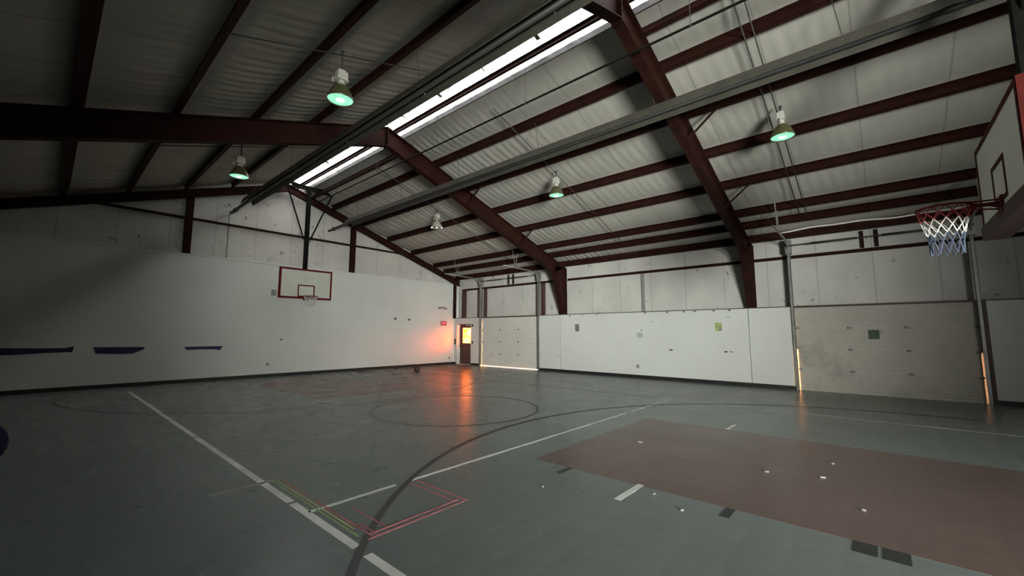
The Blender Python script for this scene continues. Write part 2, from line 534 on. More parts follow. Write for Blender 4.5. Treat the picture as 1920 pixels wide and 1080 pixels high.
for k, (y0, y1) in enumerate(((YB, G2[0] - 0.14), (G2[1] + 0.08, G1[0] - 0.07), (G1[1] + 0.07, DY[0] - 0.02), (DY[1] + 0.05, YP - 0.03))):
    struct('baseboard_right', MB().box((XP - 0.018, y0, 0), (XP + 0.01, y1, 0.11)), 'black')
tr = MB().box((XP - 0.008, YB, PH), (XW, G2[0] - 0.12, PH + 0.025)).box((XP - 0.008, G2[1], PH), (XW, G1[0], PH + 0.025)).box((XP - 0.008, G1[1], PH), (XW, YP, PH + 0.025))
struct('trim_1', tr, 'darkbox')
# left wall with the open roll-up door the daylight comes through, rear wall
LD = (-9.6, -6.0)
struct('wall_left', MB().box((XL - 0.2, YB, 0), (XL, LD[0], 4.62)).box((XL - 0.2, LD[1], 0), (XL, YG, 4.62)).box((XL - 0.2, LD[0], 2.9), (XL, LD[1], 4.62)), 'unseen_dark')
struct('wall_rear', MB().prism([(XL, YB, 0), (XW, YB, 0), (XW, YB, 4.6), (R, YB, 7.75), (XL, YB, 4.6)], (0, -0.2, 0)), 'unseen_dark')

# scuffs and nail holes on the right panels
wr = [o for o in bpy.data.objects if o.name.startswith('wall_right_panel')]
main_panel = wr[2]
for y, z, a, b in ((9.62, 2.33, .05, .05), (9.02, 2.34, .05, .03), (8.35, 2.34, .05, .03), (6.35, 2.35, .10, .03), (5.55, 2.35, .09, .03), (4.98, 2.35, .05, .05), (4.62, 2.35, .09, .03), (4.02, 2.35, .09, .03), (3.55, 2.35, .08, .04),
                   (6.52, 1.73, .04, .045), (6.1, 2.02, .05, .02), (7.1, 2.05, .04, .02), (5.47, 1.04, .12, .04), (3.72, 1.03, .09, .045), (3.56, 1.03, .09, .025), (10.2, 0.66, .03, .04), (3.6, 2.13, .05, .02)):
    MB().box((XP - 0.004, y - a / 2, z - b / 2), (XP + 0.002, y + a / 2, z + b / 2)).build('scuff', 'scuff', main_panel)

# ------------------------------------------------------------------ roof: wrinkled insulation liner, deck, skylight
PO = [0.36, 1.78, 3.08, 4.44, 5.76, 7.14, 7.82]       # purlin offsets from the ridge
sup = [0.70] + PO[1:] + [XW - R]
def liner(sign, name, x_start):
    mb = MB()
    xs = []
    ss = [x_start] + [p for p in PO if p > x_start + 0.2] + [XW - R]
    for a, b in zip(ss[:-1], ss[1:]):
        for i in range(12):
            xs.append((a, b, i / 12))
    xs.append((ss[-2], ss[-1], 1.0))
    ny = 1100
    V = []
    rnd = random.Random(3 + sign)
    ph = [rnd.uniform(0, 6.28) for _ in range(20)]
    for j in range(ny + 1):
        y = YB + (YG - YB) * j / ny
        for a, b, t in xs:
            off = a + (b - a) * t
            k = PO.index(a) if a in PO else 0
            env = math.sin(PI * t)
            far = min(1.0, max(0.0, (y - 5.5) / 4.0))
            amp = 0.0015 + 0.002 * (0.5 + 0.5 * math.sin(0.55 * y + 1.7 * k + ph[k])) + 0.0065 * far * (0.75 + 0.25 * math.sin(0.9 * y + k)) + (0.001 if sign < 0 else 0)
            rip = math.sin(2 * PI * y / 0.235 + 0.7 * math.sin(1.3 * y + ph[k]) + 2.6 * t + ph[k + 8])
            rip += 0.6 * math.sin(2 * PI * y / 0.47 + 2.0 * t + ph[k + 4])
            z = ZL - SL * off - 0.055 * env + amp * rip * env
            V.append((R + sign * off, y, z))
    nx = len(xs)
    F = [(j * nx + i, j * nx + i + 1, (j + 1) * nx + i + 1, (j + 1) * nx + i) for j in range(ny) for i in range(nx - 1)]
    mb.quadgrid(V, F, True)
    return struct(name, mb, 'liner')
lin_r = liner(1, 'ceiling_right', 0.70)
lin_l = liner(-1, 'ceiling_left', 0.08)
deck = MB()
for s in (-1, 1):
    deck.prism([(R, YB - 0.2, ZL + 0.16), (R + s * 9.2, YB - 0.2, ZL + 0.16 - SL * 9.2), (R + s * 9.2, YB - 0.2, ZL + 0.22 - SL * 9.2), (R, YB - 0.2, ZL + 0.22)], (0, YG - YB + 0.5, 0))
struct('ceiling_deck', deck, 'galv')
# translucent ridge skylight: corrugated sheet, seams and cover strips
sky = thing('window_1', (R + 0.3, 6, ZL), kind='structure')
mb = MB()
V = []
ny = 560
for j in range(ny + 1):
    y = YB + (YP - YB) * j / ny
    rib = 0.02 * max(0.0, math.cos(2 * PI * y / 0.30)) ** 3
    for off in (-0.08, 0.08, 0.30, 0.50, 0.74):
        V.append((R + off, y, ZL + 0.10 - SL * abs(off) + rib))
mb.quadgrid(V, [(j * 5 + i, j * 5 + i + 1, j * 5 + i + 6, j * 5 + i + 5) for j in range(ny) for i in range(4)], True)
mb.build('skylight_sheet', 'sky', sky)
for k_, y in enumerate([YP - 1.3 - 1.55 * k for k in range(17)]):
    MB().bar((R, y, ZL + 0.068), (R + 0.30, y, ZL - 0.032), 0.09 if k_ % 2 else 0.03, 0.012).build('seam', 'galv', sky)
MB().prism([(R + 0.69, YB, zl(R + 0.69) - 0.03), (R + 0.715, YB, zl(R + 0.69) - 0.03), (R + 0.715, YB, zl(R + 0.69) + 0.10), (R + 0.69, YB, zl(R + 0.69) + 0.10)], (0, YP - YB, 0)).build('curb', 'black', sky)

# ------------------------------------------------------------------ steel frames
def i_member(y, top, bot, fw, m, name, parent, tf=0.02, tw=0.015):
    mb = MB()
    mb.prism([(x, y - tw / 2, z) for x, z in top] + [(x, y - tw / 2, z) for x, z in reversed(bot)], (0, tw, 0))
    for line, sgn in ((top, -1), (bot, 1)):
        for (xa, za), (xb, zb) in zip(line[:-1], line[1:]):
            d = Vector((xb - xa, 0, zb - za)).normalized()
            n = Vector((d.z, 0, -d.x))
            c = Vector(((top[0][0] + bot[-1][0]) / 2, 0, (top[0][1] + bot[-1][1]) / 2))
            if n.dot(c - Vector((xa, 0, za))) < 0:
                n = -n
            p = [Vector((xa, y - fw / 2, za)), Vector((xb, y - fw / 2, zb)), Vector((xb, y - fw / 2, zb)) + n * tf, Vector((xa, y - fw / 2, za)) + n * tf]
            mb.prism(p, (0, fw, 0))
    return mb.build(name, m, parent)
ZT = 7.33
def frame(y, label):
    t = thing('steel_frame', (R, y, 0), label, 'steel frame', 'rigid steel roof frames')
    for s in (1, -1):
        f = lambda pts: [(x if (s > 0 or x == RF) else 2 * R - x, z) for x, z in pts]
        kx = 13.86
        i_member(y, f([(RF, ZT + 0.02), (14.70, ZT - SL * (14.70 - R))]), f([(RF, 6.81), (kx, 4.12)]), 0.20, 'steel', 'rafter', t)
        i_member(y, f([(14.71, 0), (14.71, ZT - SL * (14.71 - R))]), f([(14.60, 0), (14.55, 2.37), (13.99, 4.0), (kx, 4.20), (kx, 4.45)]), 0.24, 'steel', 'column', t)
        for off in (PO[2], PO[4]) if s > 0 else ():
            x = R + s * off
            zb = 6.79 - (13.86 - R and (6.79 - 4.12) / (13.86 - R)) * off
            MB().bar((x, y - 0.08, zb + 0.02), (x, y - 0.75, zl(x) - 0.20), 0.035, 0.035).build('fly_brace', 'steel', t)
    MB().box((RF - 0.012, y - 0.10, 6.74), (RF + 0.012, y + 0.10, ZT + 0.02)).build('apex_plate', 'steel', t)
    return t
frame(FR_Y[0], 'dark red rigid steel frame nearer the far hoop, its lit apex crossing the skylight')
frame(FR_Y[1], 'dark red rigid steel frame crossing the right roof between the two near lamps')
frame(FR_Y[2], 'dark red rigid steel frame behind the near hoop')
t = thing('end_rafter', (R, YP - 0.1, 0), 'dark red end rafter running up the gable wall to the ridge', 'steel rafter')
for s in (1, -1):
    f = lambda pts: [(R + s * (x - R), z) for x, z in pts]
    i_member(16.81, f([(R, ZT), (14.72, ZT - SL * (14.72 - R))]), f([(R, 7.06), (14.72, 7.06 - SL * (14.72 - R))]), 0.17, 'steel', 'rafter', t)
    x = R + s * 8.76
for x, lab in ((2.93, 'dark red steel post on the gable wall left of the far hoop'), (8.70, 'dark red steel post on the gable wall right of the far hoop')):
    b = MB()
    b.box((x - 0.10, 16.93, 4.20), (x + 0.10, 16.95, 6.2)).box((x - 0.006, 16.94, 4.20), (x + 0.006, 17.09, 6.2)).box((x - 0.10, 17.075, 4.20), (x + 0.10, 17.092, 6.2))
    tag(b.build('gable_post', 'steel'), lab, 'steel post', 'gable wall posts')
tag(MB().box((14.35, 16.78, PH), (14.49, 16.89, 4.48)).build('corner_post', 'steel'), 'dark red steel post in the far right corner above the entrance door', 'steel post')
def zee(p, q, up, out, d=0.2, fl_=0.07, th=0.008):
    """Z section from p to q: web along up, flanges along out"""
    mb = MB()
    p, q, up, out = Vector(p), Vector(q), Vector(up), Vector(out)
    L = q - p
    mb.prism([p, p + out * th, p + out * th + up * d, p + up * d], L)
    mb.prism([p, p + out * fl_, p + out * fl_ + up * th, p + up * th], L)
    mb.prism([p + up * d, p + up * d - out * fl_, p + up * d - out * fl_ - up * th, p + up * d - up * th], L)
    return mb
tag(zee((0.4, 17.0, 5.36), (11.45, 17.0, 5.36), (0, 0, 1), (0, -1, 0), 0.09, 0.07).build('wall_girt', 'steel'), 'dark horizontal girt across the upper gable wall', 'wall girt')
tag(MB().tube([(4.08, 17.07, 4.2), (4.08, 17.07, 5.95)], 0.016, 6).build('conduit', 'greybox'), 'thin vertical conduit on the gable wall below the end of the dark heater', 'conduit')
# purlins
names = ['beside the ridge under the skylight', 'first below the skylight', 'second below the skylight', 'third below the skylight', 'fourth below the skylight', 'fifth below the skylight', 'lowest just above the eave strut']
namesl = ['nearest the ridge beside the left heater', 'second from the ridge', 'third from the ridge', 'fourth from the ridge', 'fifth from the ridge', 'sixth from the ridge', 'lowest above the left eave']
for s, nn in ((1, names), (-1, namesl)):
    up = Vector((s * SL, 0, 1)).normalized()
    out = Vector((s * 1, 0, -SL)).normalized()
    for off, lab in zip(PO, nn):
        x = R + s * off
        p = Vector((x, YB, ZT - SL * off + 0.012))
        if off == PO[0]:
            p.z += 0.085
        m = zee(p, (x, 16.98, p.z), up, out, 0.10 if off == PO[0] else 0.185, 0.05 if off == PO[0] else (0.075 if s > 0 else 0.12))  # left flanges widened to stand in for the shaded band beside each purlin
        tag(m.build('purlin', 'steel'), 'dark red purlin on the %s roof slope, %s' % ('right' if s > 0 else 'left', lab), 'purlin', 'purlins of the %s slope' % ('right' if s > 0 else 'left'))
    x = R + s * 8.55
    m = MB()
    m.box((x, YB, 4.42), (x + s * 0.012, 16.8, 4.66)).box((x - s * 0.03, YB, 4.42), (x + s * 0.11, 16.8, 4.432))
    tag(m.build('eave_strut', 'steel'), 'dark red eave strut along the top of the %s wall' % ('right' if s > 0 else 'left'), 'eave strut')
x = R + 0.92
for y0, y1, lab in ((10.0, 16.9, 'beyond the lit frame apex'), (-3.9, 3.0, 'at the top edge above the near lamp')):
    p = Vector((x, y0, ZT - SL * 0.92 + 0.012))
    m = zee(p, (x, y1, p.z), Vector((SL, 0, 1)).normalized(), Vector((1, 0, -SL)).normalized(), 0.185, 0.075)
    tag(m.build('purlin', 'steel'), 'short dark purlin just below the skylight, ' + lab, 'purlin', 'short purlins beside the skylight')
# girts of the right wall
for y0, y1, lab in ((10.13, 16.6, 'above the far roll-up door'), (3.13, 9.87, 'between the two steel columns'), (-3.87, 2.87, 'above the near roll-up door')):
    tag(zee((XW - 0.002, y0, 3.84), (XW - 0.002, y1, 3.84), (0, 0, 1), (-1, 0, 0), 0.10, 0.09).build('wall_girt', 'steel'), 'dark red wall girt on the right wall ' + lab, 'wall girt', 'girts of the right wall')
tag(MB().box((XW - 0.05, 6.45, PH + 0.03), (XW - 0.005, 6.55, 3.84)).build('wall_stud', 'greybox'), 'grey vertical stud on the insulation midway between the two columns', 'wall stud')
for y, wd, lab in ((15.05, 0.22, 'just left of the far roll-up door track'), (16.25, 0.20, 'above the entrance door'), (11.05, 0.13, 'right of the far roll-up door'), (14.72, 0.10, 'inside the far roll-up door track')):
    tag(MB().box((XW - 0.14, y, PH + 0.03), (XW - 0.005, y + wd, 3.835)).build('door_post', 'brown'), 'dark brown upright on the upper right wall, ' + lab, 'post', 'door uprights')

# ------------------------------------------------------------------ roll-up doors
def roll_door(name, y0, y1, m, gap, lab_handles):
    xd = XP + 0.10
    t = thing(name, (xd, (y0 + y1) / 2, 0), kind='structure')
    n = 4
    hh = (GH - gap) / n
    for k in range(n):
        b = MB()
        z0 = gap + k * hh
        ribs = 7
        prof = [(xd, z0)]
        for i in range(ribs):
            za = z0 + 0.02 + (hh - 0.04) * i / ribs
            zb = z0 + 0.02 + (hh - 0.04) * (i + 1) / ribs
            prof += [(xd, za + 0.01), (xd + 0.008, za + 0.02), (xd + 0.008, zb - 0.02), (xd, zb - 0.01)]
        prof.append((xd, z0 + hh))
        ya, yb = y0 - 0.03, y1 + 0.03
        if name == 'door_2':
            ya = y0 + (0.009 if k < 2 else -0.03)
            yb = y1 - (0.008 if k < 2 else -0.03)
        poly = [(x, ya, z) for x, z in prof] + [(xd + 0.05, ya, z0 + hh + (0.012 if k < n - 1 else 0)), (xd + 0.05, ya, z0 + (0.012 if k else 0))]
        b.prism(poly, (0, yb - ya, 0))
        sec = b.build('door_section', m, t)
        if k < n - 1:
            for fy in (0.01, 0.34, 0.66, 0.99):
                yy = y0 + (y1 - y0) * fy
                MB().box((xd - 0.02, yy - 0.035, z0 + hh - 0.035), (xd, yy + 0.035, z0 + hh + 0.035)).tube([(xd - 0.022, yy - 0.05, z0 + hh), (xd - 0.022, yy + 0.05, z0 + hh)], 0.012, 6).build('hinge', 'greybox', sec)
    for y, s in ((y0 - 0.045, 1), (y1 + 0.045, -1)):
        b = MB()
        xt = XP - 0.02
        b.box((xt - 0.035, y - 0.035, 0), (xt + 0.10, y - 0.027, 4.05)).box((xt - 0.035, y - 0.035, 0), (xt - 0.028, y + 0.03, 4.05)).box((xt + 0.03, y + 0.022, 0), (xt + 0.10, y + 0.03, 4.05))
        b.build('door_track', 'galv', t)
        pts = [(xt - 0.01, y, 3.75)]
        for i in range(1, 9):
            a = PI / 2 * i / 8
            pts.append((xt - 0.01 - 0.42 * (1 - math.cos(a)), y, 3.9 + 0.42 * math.sin(a)))
        pts.append((xt - 2.3, y, 4.36))
        MB().tube(pts, 0.026, 6).build('curved_track', 'galv', t)
        b = MB()
        for dx in (0.0, 0.35):
            b.bar((xt - 1.55, y, 4.36), (xt - 1.75 + dx, y, zl(xt - 1.6) - 0.12), 0.03, 0.012)
        b.build('track_hanger', 'galv', t)
        MB().box((xt - 0.06, y - 0.07, 3.95), (xt + 0.16, y + 0.07, 4.38)).build('end_bearing_plate', 'galv', t)
    MB().tube([(XP - 0.1, y0 - 0.1, 4.19), (XP - 0.1, y1 + 0.1, 4.19)], 0.016, 8).tube([(XP - 0.1, y0 + 0.5, 4.19), (XP - 0.1, (y0 + y1) / 2 - 0.25, 4.19)], 0.03, 8).tube([(XP - 0.1, (y0 + y1) / 2 + 0.25, 4.19), (XP - 0.1, y1 - 0.5, 4.19)], 0.03, 8).build('torsion_shaft', 'tube', t)
    for dy in (-0.15, 0.15):
        yc = (y0 + y1) / 2 + dy
        MB().box((XW - 0.06, yc - 0.035, 3.95), (XW - 0.01, yc + 0.035, 4.42)).build('centre_bracket', 'steel', t)
    return t
d1 = roll_door('door_1', G1[0], G1[1], 'garage', 0.032, '')
d2 = roll_door('door_2', G2[0], G2[1], 'garage2', 0.0, '')
MB().box((XP - 0.03, G2[0] - 0.15, 0), (XW, G2[0] - 0.085, PH + 0.03)).build('jamb', 'brown', d2)
MB().box((XP + 0.01, G2[0], GH), (XW, G2[1], GH + 0.05)).build('header', 'brown', d2)
MB().box((XP + 0.01, G1[0], GH), (XW, G1[1], GH + 0.05)).build('header', 'brown', d1)

# ------------------------------------------------------------------ entrance door, its window ablaze with low sun
xd = XP + 0.22
d3 = thing('door_3', (xd, (DY[0] + DY[1]) / 2, 0), kind='structure')
wy0, wy1, wz0, wz1 = 15.86, 16.50, 1.10, 1.88
leaf = MB()
leaf.box((xd, DY[0], 0.006), (xd + 0.05, wy0, DH)).box((xd, wy1, 0.006), (xd + 0.05, DY[1], DH)).box((xd, wy0, 0.006), (xd + 0.05, wy1, wz0)).box((xd, wy0, wz1), (xd + 0.05, wy1, DH))
lf = leaf.build('door_leaf', 'brown', d3)
MB().box((xd + 0.02, wy0, wz0), (xd + 0.026, wy1, wz1)).build('window_pane', 'pane', lf)
MB().box((xd - 0.015, wy0 - 0.03, wz0 - 0.03), (xd, wy1 + 0.03, wz0)).box((xd - 0.015, wy0 - 0.03, wz1), (xd, wy1 + 0.03, wz1 + 0.03)).box((xd - 0.015, wy0 - 0.03, wz0), (xd, wy0, wz1)).box((xd - 0.015, wy1, wz0), (xd, wy1 + 0.03, wz1)).build('window_frame', 'brown', lf)
MB().box((xd - 0.07, 15.70, 1.98), (xd, 16.2, 2.05)).build('door_closer', 'greybox', lf)
MB().tube([(xd - 0.07, 15.74, 0.95), (xd - 0.07, 16.6, 0.95)], 0.02, 8).box((xd - 0.08, 15.7, 0.9), (xd, 15.76, 1.0)).box((xd - 0.08, 16.58, 0.9), (xd, 16.64, 1.0)).build('push_bar', 'tube', lf)
MB().box((XP + 0.01, DY[0], DH - 0.02), (xd + 0.05, DY[1], DH)).build('door_frame', 'brown', d3)

# ------------------------------------------------------------------ radiant tube heaters
def heater(xa, label):
    xb = xa + 0.355
    xm = (xa + xb) / 2
    z = 5.82
    t = thing('radiant_heater', (xm, 6, z), label, 'tube heater', 'radiant tube heaters under the roof')
    y0, y1 = -3.6, 15.4
    b = MB()
    pr = [(xa, z), (xa - 0.012, z + 0.012), (xa + 0.07, z + 0.20), (xb - 0.07, z + 0.20), (xb + 0.012, z + 0.012), (xb, z), (xb - 0.085, z + 0.185), (xa + 0.085, z + 0.185)]
    b.prism([(x, y0, zz) for x, zz in pr], (0, y1 - y0, 0))
    hd = b.build('reflector_hood', 'hood', t)
    MB().tube([(xm, y0 - 0.3, z + 0.09), (xm, y1 + 0.2, z + 0.09), (xm, y1 + 1.2, z + 0.06), (xm, 17.05, z + 0.05)], 0.05, 10).build('burner_tube', 'tube', t)
    for k in range(7):
        y = 14.6 - 2.9 * k
        MB().tube([(xa + 0.03, y, z + 0.1), (xm, y, z + 0.21), (xb - 0.03, y, z + 0.1)], 0.012, 5).build('hanger_strap', 'galv', hd)
        c = MB()
        c.tube([(xm, y, z + 0.2), (xm, y + 0.1, zl(xm) - 0.2)], 0.006, 5)
        c.build('hanger_chain', 'conduit', t)
    MB().tube([(xm, y1 + 1.15, z + 0.06), (xm, y1 + 1.25, z + 0.06)], 0.075, 12).build('collar', 'conduit', t)
    return t
heater(7.45, 'long grey radiant tube heater hanging along the right roof slope')
heater(3.955, 'long dark radiant tube heater hanging left of the skylight')
# gas pipe
t = thing('gas_pipe', (6.4, 6, 6.46), 'thin black gas pipe hanging along the roof just right of the skylight', 'pipe')
MB().tube([(6.4, YB + 0.3, 6.46), (6.4, -1.5, 6.45), (6.4, 6, 6.46), (6.4, 15.6, 6.45)], 0.021, 8).build('pipe_run', 'blackmetal', t)
for y in (13.8, 11.2, 8.3, 5.3, 1.9, -1.2):
    MB().tube([(6.4, y, 6.46), (6.4, y, zl(6.4) - 0.02)], 0.006, 5).sphere((6.4, y, 6.46), 0.028, 8, 6).build('hanger_rod', 'conduit', t)
# conduits down the slopes feeding the lamps
for y, side, lab in ((6.62, 1, 'over the lamp above mid court'), (11.95, 1, 'over the unlit far lamp'), (1.25, 1, 'over the lamp beside the near hoop'), (1.40, 1, 'the twin of it, closer to mid court'), (6.62, -1, 'over the nearest lamp on the left'), (11.95, -1, 'over the far lamp on the left')):
    x0 = R + side * 0.9
    x1 = R + side * (7.6 if side > 0 else 4.5)
    zf = lambda x: ZT - SL * abs(x - R) - 0.012
    tag(MB().tube([(x0, y, zf(x0)), (x1, y, zf(x1))], 0.012, 6).build('conduit', 'conduit'), 'thin conduit on the %s roof slope %s' % ('right' if side > 0 else 'left', lab), 'conduit', 'lamp conduits')

# ------------------------------------------------------------------ high-bay lamps
def lamp(x, y, z, lit, label):
    t = thing('high_bay_lamp', (x, y, z), label, 'lamp', 'high bay lamps')
    r = 0.215
    zt = ZT - SL * abs(x - R)
    MB().tube([(x, y, z + 0.52), (x, y, zt - 0.02)], 0.010, 6).tube([(x + 0.03, y + 0.03, z + 0.5), (x + 0.01, y + 0.015, zt - 0.02)], 0.006, 5).sphere((x, y, zt - 0.03), 0.03, 8, 6).build('hanging_cord', 'conduit', t)
    b = MB().box((x - 0.085, y - 0.06, z + 0.36), (x + 0.085, y + 0.06, z + 0.50)).box((x - 0.10, y - 0.07, z + 0.345), (x + 0.10, y + 0.07, z + 0.36)).box((x - 0.05, y - 0.04, z + 0.50), (x + 0.05, y + 0.04, z + 0.53))
    b.tube([(x - 0.10, y, z + 0.36), (x - 0.15, y, z + 0.33), (x - 0.14, y, z + 0.27)], 0.014, 6)
    b.build('ballast_housing', 'ballast', t)
    MB().lathe((x, y, z), [(0.045, 0.35), (0.055, 0.30), (0.06, 0.26)], 16).build('socket', 'ballast', t)
    prof = [(0.06, 0.265), (0.085, 0.255), (0.12, 0.22), (0.155, 0.16), (0.185, 0.09), (0.205, 0.03), (r, 0.0), (r - 0.008, 0.0), (0.195, 0.035), (0.175, 0.09), (0.145, 0.155), (0.11, 0.21), (0.06, 0.25)]
    rf = MB().lathe((x, y, z), prof, 28).build('reflector', 'bell' if lit else 'bellclear', t)
    if lit:
        MB().lathe((x, y, z + 0.012), [(0.0001, 0.0), (0.06, -0.004), (0.14, 0.0), (r - 0.012, 0.006), (r - 0.012, 0.012), (0.0001, 0.014)], 28).build('lens', 'glow', rf)
        MB().lathe((x, y, z - 0.004), [(0.0001, -0.012), (0.05, -0.008), (0.075, 0.006), (0.0001, 0.01)], 20).build('bulb_or_glint', 'glowcore', rf)
    else:
        MB().lathe((x, y, z + 0.02), [(0.0001, 0.0), (r - 0.02, 0.004), (r - 0.02, 0.010), (0.0001, 0.012)], 28).build('lens', 'bellclear', rf)
        for a in (-1, 0, 1):
            MB().sphere((x + 0.13 * a, y - 0.13 * a, z + 0.012), 0.032, 10, 8).build('bulb_or_glint', 'glint', rf)  # glowing beads in place of glints, no bulb burns here
    return t
lamp(2.98, 6.48, 5.47, True, 'glowing green-white high bay lamp left of the skylight, in front of the lit frame')
lamp(2.94, 11.72, 5.48, True, 'glowing green high bay lamp hanging left of the far hoop beyond the frame')
lamp(9.28, 6.55, 5.46, True, 'glowing green high bay lamp on the right roof above mid court')
lamp(9.42, 1.17, 5.48, True, 'glowing green high bay lamp nearest the near hoop on the right')
lamp(9.35, 12.0, 5.48, False, 'unlit high bay lamp with clear reflector right of the far hoop')

# ------------------------------------------------------------------ basketball hoops
def board_quads(b, x0, x1, z0, z1, y, f):
    """flat ring of width f in the plane y"""
    b.box((x0, y - 0.004, z0), (x1, y, z0 + f)).box((x0, y - 0.004, z1 - f), (x1, y, z1)).box((x0, y - 0.004, z0 + f), (x0 + f, y, z1 - f)).box((x1 - f, y - 0.004, z0 + f), (x1, y, z1 - f))
def net(cx, cy, z, t, h=0.54, k_=1.0, cols=('net_red', 'net_white', 'net_blue'), r_=0.006):
    rows = [(0.225, 0.0), (0.215, -0.07), (0.20, -0.14), (0.178, -0.215), (0.158, -0.30), (0.142, -0.40), (0.138, -h)]
    rows = [(a, b * k_) for a, b in rows]
    n = 12
    b = MB()
    for i in range(len(rows) - 1):
        b.cur = min(2, i // 2)
        r0, z0 = rows[i]; r1, z1 = rows[i + 1]
        for k in range(n):
            a0 = 2 * PI * (k + (0.5 if i % 2 else 0)) / n
            for s in (-0.5, 0.5):
                a1 = a0 + 2 * PI * s / n
                b.tube([(cx + r0 * math.cos(a0), cy + r0 * math.sin(a0), z + z0), (cx + r1 * math.cos(a1), cy + r1 * math.sin(a1), z + z1)], r_, 4, caps=False)
    b.build('net', list(cols), t)
def hoop(loc, width, height, ry, rim_z, label, face, post, cols, net_k=1.0, trim='red'):
    """board centred on loc (x, y, bottom z); face = +1/-1 is the side it faces along y"""
    x, y, z = loc
    t = thing('basketball_hoop', (x, y, z), label, 'basketball hoop', 'basketball hoops')
    x0, x1 = x - width / 2, x + width / 2
    th = 0.05
    MB().box((x0, y - face * th, z), (x1, y, z + height)).build('backboard', 'board', t)
    f = 0.055
    b = MB()
    yy = y + face * 0.002
    for q in ((x0, z, x1, z + f), (x0, z + height - f, x1, z + height), (x0, z + f, x0 + f, z + height - f), (x1 - f, z + f, x1, z + height - f)):
        b.box((q[0], yy, q[1]), (q[2], yy + face * 0.006, q[3]))
    ed = 0.012
    b.box((x0 - ed, y - face * (th + 0.01), z - ed), (x1 + ed, yy, z)).box((x0 - ed, y - face * (th + 0.01), z + height), (x1 + ed, yy, z + height + ed)).box((x0 - ed, y - face * (th + 0.01), z), (x0, yy, z + height)).box((x1, y - face * (th + 0.01), z), (x1 + ed, yy, z + height))
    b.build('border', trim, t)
    b = MB()
    sx, s0, s1, sf = 0.305, rim_z - 0.01, rim_z + 0.445, 0.045
    for q in ((x - sx, s0, x + sx, s0 + sf), (x - sx, s1 - sf, x + sx, s1), (x - sx, s0 + sf, x - sx + sf, s1 - sf), (x + sx - sf, s0 + sf, x + sx, s1 - sf)):
        b.box((q[0], yy, q[1]), (q[2], yy + face * 0.005, q[3]))
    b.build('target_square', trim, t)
    cy = y + face * ry
    rim = MB().tube([(x + 0.23 * math.cos(2 * PI * k / 36), cy + 0.23 * math.sin(2 * PI * k / 36), rim_z) for k in range(36)], 0.011, 8, closed=True)
    for s in (-1, 1):
        rim.tube([(x + s * 0.05, yy, rim_z - 0.08), (x + s * 0.15, cy - face * 0.17, rim_z - 0.01)], 0.009, 6)
        rim.tube([(x + s * 0.08, yy, rim_z), (x + s * 0.16, cy - face * 0.165, rim_z)], 0.009, 6)
    rim.box((x - 0.10, yy, rim_z - 0.13), (x + 0.10, yy + face * 0.02, rim_z + 0.05)).box((x - 0.06, yy, rim_z - 0.03), (x + 0.06, cy - face * 0.21, rim_z - 0.012))
    rm = rim.build('rim', 'red', t)
    net(x, cy, rim_z, rm, cols=cols, k_=net_k)
    post(t)
    return t
def post_far(t):
    x, y = 6.33, 15.98
    MB().bar((x, y, 3.15), (x, y, 7.12), 0.13, 0.13).bar((x - 0.08, y - 0.05, 3.3), (x + 0.08, y - 0.05, 3.3), 0.06, 0.5).build('post', 'blackmetal', t)
    MB().tube([(5.45, y, 7.16), (7.72, y, 7.16)], 0.035, 8).box((5.7, y - 0.03, 7.02), (7.25, y + 0.03, 7.12)).build('cross_bar', 'blackmetal', t)
    for xa, xb in ((5.52, 6.22), (7.22, 6.46)):
        MB().tube([(xa, y, 7.08), (xb, y, 5.12)], 0.028, 8).build('brace', 'blackmetal', t)
def post_near(t):
    x, y = 6.86, -1.42
    MB().bar((x, y, 3.1), (x, y, 6.98), 0.15, 0.15).box((x - 0.3, y - 0.03, 3.2), (x + 0.3, y + 0.1, 3.32)).box((x - 0.3, y - 0.03, 3.7), (x + 0.3, y + 0.1, 3.8)).build('post', 'blackmetal', t)
    for xa in (5.9, 7.8):
        MB().tube([(xa, y, zl(xa) - 0.25), (x, y, 5.0)], 0.028, 8).build('brace', 'blackmetal', t)
    MB().box((5.70, -1.30, 2.80), (7.98, -1.085, 2.97)).build('bottom_padding', 'darkred', t)
hoop((6.37, 15.85, 2.87), 1.87, 1.085, 0.42, 2.93, 'far basketball hoop hanging from the roof in front of the gable wall', -1, post_far, ('net_white', 'net_white', 'net_white'), 0.62)
hoop((6.82, -1.10, 2.90), 2.15, 1.06, 0.45, 3.05, 'near basketball hoop with a red white and blue net at the right edge', 1, post_near, ('net_red', 'net_white', 'net_blue'), trim='red_shaded')

# ------------------------------------------------------------------ things on the walls
def text_mesh(txt, size, name, m, parent, loc, rot):
    c = bpy.data.curves.new(name, 'FONT')
    c.body = txt
    c.size = size
    c.extrude = 0.003
    c.align_x = 'CENTER'
    c.align_y = 'CENTER'
    o = bpy.data.objects.new(name + '_curve', c)
    COL.objects.link(o)
    dg = bpy.context.evaluated_depsgraph_get()
    me = bpy.data.meshes.new_from_object(o.evaluated_get(dg))
    bpy.data.objects.remove(o)
    me.name = name
    me.transform(Matrix.Translation(Vector(loc) - WLOC[parent.name]) @ rot)
    me.materials.clear()
    me.materials.append(M[m])
    k = bpy.data.objects.new(name, me)
    COL.objects.link(k)
    k.parent = parent
    return k
face_gable = Matrix.Rotation(PI / 2, 4, 'X')           # text facing -y
ex = thing('exit_sign', (13.72, YP, 2.0), 'red lit EXIT sign on the gable wall beside the far corner', 'exit sign')
MB().box((13.55, YP - 0.06, 2.0), (13.90, YP - 0.002, 2.22)).build('housing', 'ballast', ex)
MB().box((13.56, YP - 0.066, 2.01), (13.89, YP - 0.060, 2.21)).build('sign_face', 'exit', ex)
